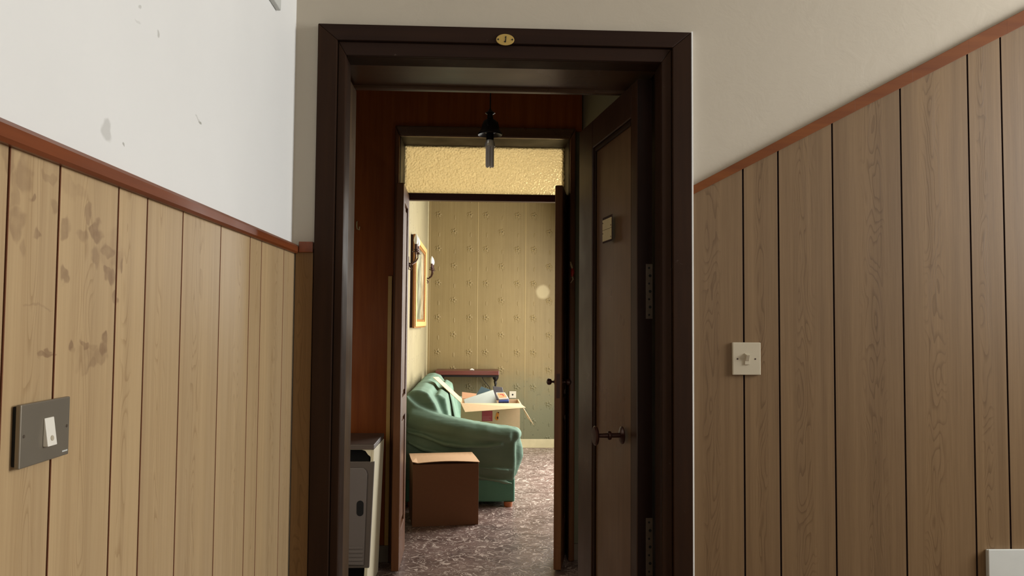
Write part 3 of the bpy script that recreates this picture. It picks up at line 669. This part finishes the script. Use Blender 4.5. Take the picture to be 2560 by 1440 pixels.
# ceiling lamp in the hall
YL = 3.55
lx = at_y(1225, 340, YL).x
def zz_(py): return at_y(1225, py, YL).z
lamp = thing('pendant_lamp', 'black wrought pendant lamp with bare tubular bulb hanging in the small hall', 'ceiling lamp', (lx, YL, zz_(420)))
b = MB(); b.lathe([(.05, 0), (.05, .006), (.02, .03), (.006, .035)], (lx, YL, H-.0005), (0, 0, -1), 24); b.build('ceiling_rose', M_blackmetal, lamp, smooth=True)
b = MB(); b.tube([(lx, YL, H-.02), (lx+.002, YL, (H+zz_(280))/2), (lx, YL, zz_(285))], .003, 8); b.build('cord', M_blackmetal, lamp)
b = MB(); b.lathe([(.004, zz_(272)), (.009, zz_(277)), (.024, zz_(283)), (.013, zz_(287)), (.014, zz_(297)), (.030, zz_(303)), (.037, zz_(312)), (.041, zz_(322)), (.050, zz_(330)), (.058, zz_(335)), (.056, zz_(338)), (.03, zz_(330)), (.016, zz_(335))], (lx, YL, 0), (0, 0, 1), 32)
b.build('lamp_shade', M_blackmetal, lamp, smooth=True)
for k in range(3):
    a = 2*pi*k/3+.3; b = MB()
    b.tube([(lx+.01*cos(a), YL+.01*sin(a), zz_(300)), (lx+.035*cos(a), YL+.035*sin(a), zz_(304)), (lx+.042*cos(a), YL+.042*sin(a), zz_(316)), (lx+.03*cos(a), YL+.03*sin(a), zz_(326))], .0035, 8); b.build('scroll', M_blackmetal, lamp, smooth=True)
b = MB(); b.lathe([(.014, zz_(326)), (.0175, zz_(330)), (.0175, zz_(350)), (.015, zz_(352))], (lx, YL, 0), (0, 0, 1), 24); b.build('bulb_holder', M_black, lamp, smooth=True)
b = MB(); b.lathe([(.016, zz_(350)), (.019, zz_(353)), (.0235, zz_(360)), (.0245, zz_(366)), (.021, zz_(368)), (.002, zz_(368.5))], (lx, YL, 0), (0, 0, 1), 24); bb = b.build('bulb', M_bulb, lamp, smooth=True)
b = MB()
for k in range(6):
    a = 2*pi*k/6 + .25; x_, y_ = lx+.0145*cos(a), YL+.0145*sin(a)
    zt3, zb3 = zz_(367), zz_(419)
    b.lathe([(.0055, zt3), (.0055, zb3+.006), (.004, zb3+.002), (.001, zb3)], (x_, y_, 0), (0, 0, 1), 12)
b.build('glass_tubes', M_tube, bb, smooth=True)

# cabinet
yc0, yc1 = 4.08, 4.47
cxr = at_y(941, 1118, yc0).x-.012; cxl = cxr-.42; ztp = at_y(935, 1110, yc0).z
cab = thing('cabinet', 'cream cabinet with grey door panel under a dark wooden slab in the small hall', 'cabinet', ((cxl+cxr)/2, (yc0+yc1)/2, 0))
tp = -.030
def px_(t, y): return (cxr + tp*(1-t), y)
b = MB()
b.hexa([(cxr+tp-.016, yc0, 0), (cxr+tp, yc0, 0), (cxr+tp+.012, yc1, 0), (cxr+tp-.004, yc1, 0), (cxr-.016, yc0, ztp-.03), (cxr, yc0, ztp-.03), (cxr+.005, yc1, ztp-.03), (cxr-.011, yc1, ztp-.03)])
b.box(cxl, cxl+.016, yc0, yc1, 0, ztp-.03); b.box(cxl+.016, cxr-.035, yc1-.012, yc1, .02, ztp-.03)
b.build('side_panels', M_cab_cream, cab, bevel=.002)
b = MB(); b.box(cxl-.01, cxr+.003, yc0-.02, yc1+.01, ztp-.026, ztp); b.build('slab_top', M_slab, cab, bevel=.004)
fz = lambda py: Z_(py, yc0, 905)
fxr = cxr-.001
# scalloped front rail
arch = [(cxl+.016, fz(1118)), (fxr-.012, fz(1118)), (fxr-.016, fz(1156)), (X_(931, yc0, 1140), fz(1151)), (X_(926, yc0, 1140), fz(1141)), (X_(920, yc0, 1140), fz(1136)), (X_(914, yc0, 1130), fz(1127)), (X_(905, yc0, 1130), fz(1124)), (cxl+.1, fz(1124)), (cxl+.05, fz(1130)), (cxl+.03, fz(1151)), (cxl+.016, fz(1156))]
b = MB(); b.prism(arch, 'Y', yc0-.004, yc0+.012); b.build('front_rail', M_cab_cream, cab)
b = MB(); b.box(cxl+.02, cxr-.04, yc0+.1, yc0+.2, .05, ztp-.04); b.build('dark_interior', M_black, cab)
b = MB()
gz0, gz1 = fz(1420), fz(1154)
gxr0, gxr1 = X_(925, yc0, 1400)-.004, X_(937, yc0, 1160)-.002
b.hexa([(cxl+.02, yc0-.002, gz0), (gxr0, yc0-.002, gz0), (gxr0, yc0+.016, gz0), (cxl+.02, yc0+.016, gz0), (cxl+.02, yc0-.002, gz1), (gxr1, yc0-.002, gz1), (gxr1, yc0+.016, gz1), (cxl+.02, yc0+.016, gz1)])
gd = b.build('door_panel', M_cab_greyd, cab, bevel=.003)
b = MB()
pr_ = X_(919, yc0, 1200); plx = cxl+.03
b.prism([(plx, fz(1408)), (pr_-.012, fz(1412)), (pr_, fz(1185)), (pr_-.006, fz(1175)), (pr_-.02, fz(1169)), (plx, fz(1169))], 'Y', yc0-.012, yc0-.002)
fp = b.build('raised_panel', M_cab_grey, gd, bevel=.004)
b = MB()
for k in range(4):
    zz = fz(1368+k*10); b.box(plx+.005, pr_-.016, yc0-.0165, yc0-.012, zz-.006, zz+.006)
b.build('louvre', M_cab_grey, gd, bevel=.002)
ox = X_(901, yc0, 1270); oz0, oz1 = fz(1286), fz(1253); rr = .018
b = MB(); b.prism([(ox+rr*cos(a), oz1-rr+.006+rr*sin(a)) for a in [pi*i/12 for i in range(13)]] + [(ox+rr*cos(a), oz0+rr-.006+rr*sin(a)) for a in [pi+pi*i/12 for i in range(13)]], 'Y', yc0-.0135, yc0-.011)
b.build('oval_slot', M_black, gd)
b = MB(); b.box(X_(947, yc0, 1140)+.02, X_(947, yc0, 1140)+.03, yc0+.15, yc0+.18, ztp-.12, ztp-.09)
# teal bottle under the cabinet front
tb = at_y(881, 1425, 4.0)
b = MB(); b.lathe([(.03, 0), (.035, .005), (.035, .09), (.03, .11), (.022, .115), (.02, .118)], (tb.x, 3.99, 0), (0, 0, 1), 24)
tag(b.build('teal_pot', M_teal, smooth=True), 'small teal pot on the floor in front of the cream cabinet', 'pot')

# ================================================================== FAR ROOM
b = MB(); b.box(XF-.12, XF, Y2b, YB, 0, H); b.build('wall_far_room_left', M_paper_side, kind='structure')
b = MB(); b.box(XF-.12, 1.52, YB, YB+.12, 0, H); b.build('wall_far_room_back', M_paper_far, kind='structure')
b = MB()
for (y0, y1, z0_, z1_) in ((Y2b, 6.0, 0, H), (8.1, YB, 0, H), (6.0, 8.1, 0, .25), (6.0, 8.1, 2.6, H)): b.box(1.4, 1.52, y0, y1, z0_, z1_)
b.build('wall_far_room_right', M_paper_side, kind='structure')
b = MB()
for a in (6.0, 8.04): b.box(1.44, 1.48, a, a+.06, .25, 2.6)
for a in (.25, 2.54): b.box(1.44, 1.48, 6.0, 8.1, a, a+.06)
b.build('window_2', M_wplastic, kind='structure')
b = MB(); b.box(x2r+.02, 1.4, Y2b, Y2b+.01, 0, H); b.box(XF, x2l-.02, Y2b, Y2b+.01, 0, H); b.box(x2l-.02, x2r+.02, Y2b, Y2b+.01, z2t+.02, H); b.build('wall_far_room_front', M_bar, kind='structure')
zsk = Z_(1098, YB-.015, 1345)
b = MB(); b.box(XF, 1.4, YB-.015, YB, 0, zsk); b.build('baseboard_back', M_skirt, bevel=.004, kind='structure')
b = MB(); b.box(XF, XF+.015, Y2b+.01, YB-.015, 0, zsk); b.build('baseboard_left', M_skirt, kind='structure')
# pale corner bead on left edge of the far wall
b = MB(); b.box(XF, XF+.014, YB-.012, YB, zsk, H); b.build('trim_4', M_skirt, kind='structure')

# ---- sofa
SY0, SY1 = 5.95, 8.15
def Q(px, py, Y=SY0+.12): p = at_y(px, py, Y); return (p.x, p.z)
sofa = thing('sofa', 'sofa under a loose sage green slipcover against the left wall of the far room', 'sofa', (-.1, (SY0+SY1)/2, 0))
xw = XF+.03
sfx = X_(1290, SY0, 1150)
zhem = Q(1250, 1197)[1]
def sofacover():
    b = MB()
    def loft(profA, profB, ya, yb): pass
    # seat block
    b.box(xw+.1, sfx+.005, SY0+.18, SY1-.18, .26, .45)
    # near arm: side outline measured on the photo
    arm = [(xw, .20), (sfx-.012, zhem), (sfx, .30), (sfx+.0, .50), Q(1298, 1092), Q(1293, 1076), Q(1280, 1068), Q(1250, 1065), Q(1185, 1054), Q(1120, 1041), Q(1075, 1026), Q(1045, 1012), Q(1022, 985)]
    arm2 = arm[:-1] + [(xw, arm[-1][1])]
    b.prism(arm2, 'Y', SY0+.045, SY0+.22)
    # rolled bulge on top of the arm
    pts = [Q(1024, 1040), Q(1060, 1050), Q(1120, 1064), Q(1190, 1078), Q(1245, 1085), Q(1276, 1087)]
    b.tube([(x, SY0+.08, z) for x, z in pts], [.08, .085, .075, .07, .066, .06], 14)
    b.tube([(sfx-.02, SY0+.06, .545), (sfx-.004, SY0+.12, .55), (sfx-.004, SY0+.22, .545)], [.05, .055, .05], 12)
    # front of the arm: bunched cloth
    b.tube([(sfx-.03, SY0+.17, .56), (sfx-.018, SY0+.17, .51), (sfx-.008, SY0+.17, .45), (sfx+.002, SY0+.17, .38), (sfx-.016, SY0+.17, .31), (sfx-.03, SY0+.17, .22)], [.050, .058, .064, .066, .058, .040], 16)
    # far arm
    b.prism([(xw, .22), (sfx, .22), (sfx, .52), (sfx-.05, .60), (xw+.2, .66), (xw, .8)], 'Y', SY1-.24, SY1)
    # back with rounded top
    back = [(xw, .3), (xw, .84), (xw+.04, .885), (xw+.11, .895), (xw+.17, .87), (xw+.23, .78), (xw+.30, .62), (xw+.37, .45), (xw+.37, .3)]
    b.prism(back, 'Y', SY0+.10, SY1-.05)
    # loose back cushions
    for (ya, yb) in ((SY0+.34, SY0+.95), (SY0+1.0, SY1-.25)):
        b.prism([(xw+.2, .43), (xw+.18, .80), (xw+.24, .84), (xw+.30, .80), (xw+.37, .45)], 'Y', ya, yb)
    # folds across the near side
    def fold(pa, r, off=.016):
        n = len(pa); b.tube([(Q(*p)[0], SY0+off, Q(*p)[1]) for p in pa], [r*(.35+.65*sin(pi*(i+.5)/n)) for i in range(n)], 8)
    fold([(1022, 1030), (1070, 1050), (1130, 1072), (1200, 1088), (1255, 1092)], .018, .026)
    fold([(1020, 1075), (1060, 1085), (1110, 1105), (1160, 1112), (1215, 1112), (1255, 1106)], .018, .024)
    fold([(1022, 1100), (1060, 1118), (1110, 1130), (1160, 1135)], .018, .020)
    fold([(1190, 1162), (1240, 1168), (1275, 1172)], .010, .024)
    fold([(1150, 1178), (1210, 1190), (1262, 1200), (1280, 1203)], .013, .022)
    o = b.build('slipcover', M_fabric, sofa)
    rm = o.modifiers.new('Remesh', 'REMESH'); rm.mode = 'VOXEL'; rm.voxel_size = .011; rm.use_smooth_shade = True
    sm = o.modifiers.new('Smooth', 'SMOOTH'); sm.iterations = 6; sm.factor = .6
    tx = bpy.data.textures.new('cloth_waves', 'CLOUDS'); tx.noise_scale = .16; tx.noise_depth = 2
    dp = o.modifiers.new('Displace', 'DISPLACE'); dp.texture = tx; dp.texture_coords = 'GLOBAL'; dp.strength = .014; dp.mid_level = .5
    return o
sofacover()
zbb = Q(1250, 1250)[1]
b = MB(); b.box(xw+.01, sfx-.006, SY0+.055, SY1-.03, zbb, zhem+.025); b.build('sofa_base', M_base_cloth, sofa, bevel=.012, seg=3)
for (xx, yy) in ((sfx-.055, SY0+.07), (xw+.06, SY0+.07), (sfx-.055, SY1-.08), (xw+.06, SY1-.08)):
    b = MB(); b.lathe([(.030, 0), (.033, .01), (.035, zbb)], (xx, yy, 0), (0, 0, 1), 20); b.build('foot', M_footwood, sofa, smooth=True)

# ---- closed carton on the floor
k0 = at_z(1030, 1318); k1 = at_z(1193, 1317)
yk = (k0.y+k1.y)/2; kx0, kx1 = k0.x, k1.x; kz = Z_(1160, yk, 1110); ky1 = yk+.42; kx1 += .012; XK = M.Translation((kx0, yk, 0)) @ M.Rotation(R(8), 4, 'Z') @ M.Translation((-kx0, -yk, 0))
car = thing('cardboard_box', 'closed brown cardboard box on the floor in front of the sofa', 'box', ((kx0+kx1)/2, (yk+ky1)/2, 0))
b = MB(); t_ = .006
b.box(kx0, kx1, yk, yk+t_, 0, kz-.006); b.box(kx0, kx1, ky1-t_, ky1, 0, kz); b.box(kx0, kx0+t_, yk+t_, ky1-t_, 0, kz-.001); b.box(kx1-t_, kx1, yk+t_, ky1-t_, 0, kz); b.box(kx0+t_, kx1-t_, yk+t_, ky1-t_, 0, t_)
b.build('carton_body', M_card_shaded, car, bevel=.0015, xf=XK)
b = MB(); n = 12
top = []
for i in range(n+1):
    s = i/n; x = kx0-.004 + (kx1-kx0+.010)*s; lift = .012*sin(pi*s)**1.0 + (.012 if s < .02 else .0)
    top.append((x, kz+.004+lift))
vs_ = []; fs = []
for (x, z) in top: vs_ += [(x, yk-.006, z), (x, yk+.20, z*0+kz+.006+.010*sin(pi*(x-kx0)/(kx1-kx0))), (x, ky1+.001, kz+.003), (x, yk-.006, z-.004), (x, yk+.20, kz), (x, ky1+.001, kz-.001)]
for i in range(n):
    a = i*6; c = a+6
    fs += [(a, a+1, c+1, c), (a+1, a+2, c+2, c+1), (a+3, c+3, c+4, a+4), (a+4, c+4, c+5, a+5), (a, c, c+3, a+3), (a+2, a+5, c+5, c+2)]
fs += [(0, 3, 4, 1), (1, 4, 5, 2)]; a = n*6; fs += [(a, a+1, a+4, a+3), (a+1, a+2, a+5, a+4)]
b.add(vs_, fs); b.build('top_flap', M_card_lit, car, xf=XK)
b = MB(); b.box(kx0+.01, kx1-.01, yk+.008, yk+.10, kz-.012, kz-.008); b.build('inner_flap', M_card_in, car, xf=XK)

# ---- open carton on the sofa seat
oy = 6.72; ox0 = X_(1152, oy, 1030); ox1 = X_(1300, oy, 1030); ozt = Z_(1008, oy, 1225); oyb = oy+.36; ozb = .46
oc = thing('cardboard_box', 'open cardboard box with flaps spread, filled with things, on the green sofa', 'box', ((ox0+ox1)/2, (oy+oyb)/2, ozb))
t_ = .004
b = MB(); b.box(ox0, ox1, oy, oy+t_, ozb, ozt); b.box(ox0, ox1, oyb-t_, oyb, ozb, ozt); b.box(ox0, ox0+t_, oy+t_, oyb-t_, ozb, ozt); b.box(ox1-t_, ox1, oy+t_, oyb-t_, ozb, ozt); b.box(ox0+t_, ox1-t_, oy+t_, oyb-t_, ozb, ozb+t_)
b.build('carton_body', M_cardpale, oc)
def fl(q, m, nm='flap'):
    b = MB(); b.plate(q, .004); b.build(nm, m, oc)
zf = at_y(1172, 1030, oy-.16)
fl([(ox0, oy, ozt), (ox1, oy, ozt+.0), (ox1+.04, oy-.16, at_y(1318, 1019, oy-.16).z), (ox0+.04, oy-.16, zf.z)], M_cardpale)
la = at_y(1083, 942, oy+.10)
fl([(ox0, oy, ozt), (ox0, oyb, ozt), (la.x+.03, oyb-.02, la.z-.02), (la.x+.0, oy+.03, la.z)], M_cardpale)
rb_ = at_y(1334, 1063, oy+.02)
fl([(ox1, oyb, ozt), (ox1, oy, ozt), (rb_.x, oy+.03, rb_.z), (rb_.x-.03, oyb-.01, rb_.z+.02)], M_cardpale)
fl([(ox0, oyb, ozt), (ox0+.55*(ox1-ox0), oyb, ozt+.0), (ox0+.5*(ox1-ox0), oyb+.12, ozt+.02), (ox0, oyb+.12, ozt+.05)], M_card_in)
# print on the front
def onbox(px, py): p = at_y(px, py, oy); return p.x, p.z
xa, za = onbox(1205, 1027); xb, zb = onbox(1231, 1053)
b = MB(); b.box(xa, xb, oy-.001, oy, zb, za, 0)
for py, l in ((1042, .9), (1045, .7), (1048, .8), (1050, .9)):
    zz = onbox(1218, py)[1]; b.box(xa+.006, xa+.006+(xb-xa-.012)*l, oy-.0016, oy-.0009, zz-.0016, zz+.0016, 1)
b.build('red_label', [M_redp, M_pinkp], oc)
xa, za = onbox(1243, 1041)
b = MB()
for dx, dz, r, h in ((0, 0, .013, .035), (.006, .02, .010, .018), (-.006, -.012, .012, .016)):
    b.prism(oval(xa+dx, za+dz, r, h, 20), 'Y', oy-.001-.0003*abs(dx)*100, oy, 0)
b.prism(oval(xa+.010, za+.033, .006, .005, 14), 'Y', oy-.0022, oy, 1); b.prism(oval(xa+.004, za-.012, .005, .012, 14), 'Y', oy-.0024, oy, 1)
b.build('amber_mark', [M_orange2, M_groove], oc)

# contents
def pp(px, py, Y): return at_y(px, py, Y)
b = MB(); q = [pp(1160, 999, 6.78), pp(1163, 1018, 6.78), pp(1245, 1012, 6.86), pp(1233, 975, 6.90)]
b.plate([q[1], q[2], q[3], q[0]], -.028)
tag(b.build('box_file', M_grey_item, bevel=.002), 'pale grey box file leaning in the open cardboard box', 'file')
b = MB(); q = [pp(1185, 996, 6.93), pp(1225, 990, 6.93), pp(1225, 974, 6.96), pp(1203, 966, 6.98)]
b.plate([q[0], q[1], q[2], q[3]], -.02)
tag(b.build('book', M_blue, bevel=.002), 'slate blue book standing behind the grey file in the open box', 'book')
b = MB(); q = [pp(1238, 1000, 6.95), pp(1262, 1000, 6.95), pp(1256, 968, 6.99), pp(1232, 965, 6.99)]
b.plate(q, -.02)
tag(b.build('folder', M_blackcard, bevel=.003), 'charcoal folder upright behind the orange packet in the open box', 'folder')
pk = thing('packet', 'orange and white packet lying on top of things in the open box', 'packet', pp(1255, 996, 6.85))
q = [pp(1248, 997, 6.82), pp(1271, 995, 6.82), pp(1262, 981, 6.92), pp(1240, 981, 6.92)]
b = MB(); b.plate(q, -.02); b.build('wrapper', M_white_p, pk, bevel=.002)
cc = sum((V(p) for p in q), V())/4; nn = (q[1]-q[0]).cross(q[3]-q[0]).normalized()
b = MB(); q2 = [cc + (V(p)-cc)*.82 + nn*.001 for p in q]; b.plate(q2, .0012); b.build('orange_print', M_orangep, pk)
def onq(s, t): return q2[0].lerp(q2[1], s).lerp(q2[3].lerp(q2[2], s), t) + nn*.0014
b = MB(); b.plate([onq(.3, .62), onq(.72, .62), onq(.72, .74), onq(.3, .74)], .0008); b.plate([onq(.62, .3), onq(.72, .3), onq(.72, .62), onq(.62, .62)], .0008)
b.build('red_figure', M_redp, pk)
b = MB(); q = [pp(1246, 1004, 6.80), pp(1272, 1003, 6.80), pp(1272, 996, 6.84), pp(1248, 997, 6.84)]; b.plate(q, -.02)
tag(b.build('book', M_navy, bevel=.002), 'navy blue book beneath the orange packet in the open box', 'book')

# ---- console shelf against the far wall
ty = YB-.37
tx0 = X_(1088, ty, 930); tx1 = X_(1248, ty, 930); tz1 = Z_(927, ty, 1180); tz0 = Z_(938, ty, 1180)
tab = thing('console_table', 'narrow red-brown console table with black iron legs against the patterned far wall', 'table', ((tx0+tx1)/2, ty+.15, 0))
b = MB(); b.box(tx0, tx1, ty, YB-.03, tz0, tz1)
b.build('tabletop', M_shelf, tab, bevel=.006)
b = MB(); b.box(tx0+.03, tx1-.005, ty+.02, YB-.05, tz0-.022, tz0); b.build('apron', M_blackmetal, tab)
for lx_ in (X_(1239, ty+.05, 950), tx0+.06):
    for yy in (ty+.05, YB-.09):
        b = MB(); b.lathe([(.012, 0), (.008, .02), (.007, tz0-.12), (.016, tz0-.09), (.010, tz0-.07), (.03, tz0-.04), (.034, tz0-.02)], (lx_, yy, 0), (0, 0, 1), 14)
        b.build('leg', M_blackmetal, tab, smooth=True)
pw_ = pp(1180, 922, ty+.1)
b = MB(); b.tube([(pw_.x-.022, ty+.1, tz1+.006), (pw_.x, ty+.10, tz1+.010), (pw_.x+.022, ty+.09, tz1+.005)], [.004, .010, .004], 8)
tag(b.build('crumpled_paper', M_white_p, smooth=True), 'small crumpled scrap of white paper on the console table', 'paper')
# cord hanging under the table
c0 = pp(1205, 940, YB-.08); c1 = pp(1223, 968, YB-.08)
b = MB(); b.tube([(c0.x-.01, YB-.06, tz0-.02), (c0.x+.02, YB-.05, tz0-.08), (c1.x, YB-.03, c1.z), (c1.x+.06, YB-.02, c1.z-.2), (c1.x+.12, YB-.02, .62)], .0035, 8)
tag(b.build('power_cord', M_blackmetal, smooth=True), 'thin cord dropping from the console table along the far wall', 'cord')
# socket
so0 = pp(1273, 978, YB); so1 = pp(1290, 995, YB)
sk = thing('wall_socket', 'cream wall socket low on the patterned far wall', 'socket', ((so0.x+so1.x)/2, YB, so1.z))
b = MB(); b.box(so0.x, so1.x, YB-.009, YB, so1.z, so0.z); b.build('plate', M_cplastic, sk, bevel=.002)
b = MB(); b.lathe([(.010, 0), (.010, .001)], ((so0.x+so1.x)/2, YB-.0098, (so0.z+so1.z)/2), (0, 1, 0), 16); b.build('outlet_hole', M_black, sk)

# ---- picture on the left wall
XPc = .055
py0, py1 = 6.62, at_x(1068, 640, XF+XPc).y
pz1 = at_x(1066, 618, XF+XPc).z; pz0 = at_x(1066, 818, XF+XPc).z
pic = thing('framed_picture', 'large gilt-framed picture on the wall above the sofa', 'picture', (XF+.02, (py0+py1)/2, pz0))
fw = .11
b = MB()
for (a0, a1, c0, c1) in ((py0, py0+fw, pz0, pz1), (py1-fw, py1, pz0, pz1), (py0+fw, py1-fw, pz0, pz0+fw*.7), (py0+fw, py1-fw, pz1-fw*.7, pz1)):
    b.box(XF+.022, XF+.042, a0, a1, c0, c1)
fr = b.build('picture_frame', M_gold_dark, pic, bevel=.004)
b = MB(); b.box(XF+.0005, XF+.022, py0+.004, py1-.004, pz0+.004, pz1-.004); b.build('backing', M_groove, pic)
b = MB()
for (a0, a1, c0, c1) in ((py0+.012, py0+fw-.03, pz0+.012, pz1-.012), (py1-fw+.03, py1-.012, pz0+.012, pz1-.012), (py0+fw-.03, py1-fw+.03, pz0+.012, pz0+fw*.7-.02), (py0+fw-.03, py1-fw+.03, pz1-fw*.7+.02, pz1-.012)):
    b.box(XF+.042, XF+.055, a0, a1, c0, c1)
b.build('gilt_moulding', M_gold, fr, bevel=.006)
t = NT('dull_landscape_paint'); g = t.geo(); n = t.noise(g, 6., 5.)
m_art = t.set(t.mix(t.maprange(n, .35, .65), (.05, .08, .06, 1), (.45, .46, .34, 1)), .15)
b = MB(); b.box(XF+.026, XF+.030, py0+fw, py1-fw, pz0+fw*.7, pz1-fw*.7); b.build('canvas', m_art, pic)

# ---- wall sconces
def sconce(yc, zb, label):
    """zb: height of the candle cups"""
    o = thing('wall_sconce', label, 'wall lamp', (XF, yc, zb-.14), 'iron candle sconces above the sofa')
    b = MB(); b.prism([(yc+.03*cos(a), zb-.09+.055*sin(a)) for a in [2*pi*i/20 for i in range(20)]], 'X', XF, XF+.008); b.build('back_plate', M_bronze, o, bevel=.002)
    b = MB(); b.tube([(XF+.008, yc, zb-.10), (XF+.02, yc, zb-.125), (XF+.03, yc, zb-.135), (XF+.022, yc, zb-.15), (XF+.012, yc, zb-.14)], [.006, .006, .006, .005, .004], 8)
    b.build('scroll', M_bronze, o, smooth=True)
    for s in (-1, 1):
        y = yc + s*.095
        b = MB(); b.tube([(XF+.006, yc, zb-.09), (XF+.03, yc+s*.02, zb-.10), (XF+.06, yc+s*.05, zb-.075), (XF+.072, y, zb-.04), (XF+.072, y, zb-.008)], .006, 8)
        arm = b.build('arm', M_bronze, o, smooth=True)
        b = MB(); b.lathe([(.006, -.010), (.028, -.006), (.030, 0), (.014, .002), (.012, .012), (.022, .014), (.022, .018), (.012, .02), (.012, .06), (.003, .061)], (XF+.072, y, zb), (0, 0, 1), 18)
        b.build('candle_cup', M_bronze, arm, smooth=True)
        b = MB(); b.lathe([(.011, .06), (.017, .075), (.019, .09), (.016, .11), (.009, .13), (.003, .142), (.0008, .145)], (XF+.072, y, zb), (0, 0, 1), 18)
        b.build('bulb', M_bulb, arm, smooth=True)
    return o
p = at_x(1041, 611, XF+.072); sconce(6.40, p.z-.06, 'dark iron twin candle sconce nearer the door, beside the gilt picture')
p = at_x(1079, 660, XF+.072)
sconce(8.55, at_y(1079, 660, 8.5).z-.06, 'dark iron twin candle sconce in the far corner beyond the picture')
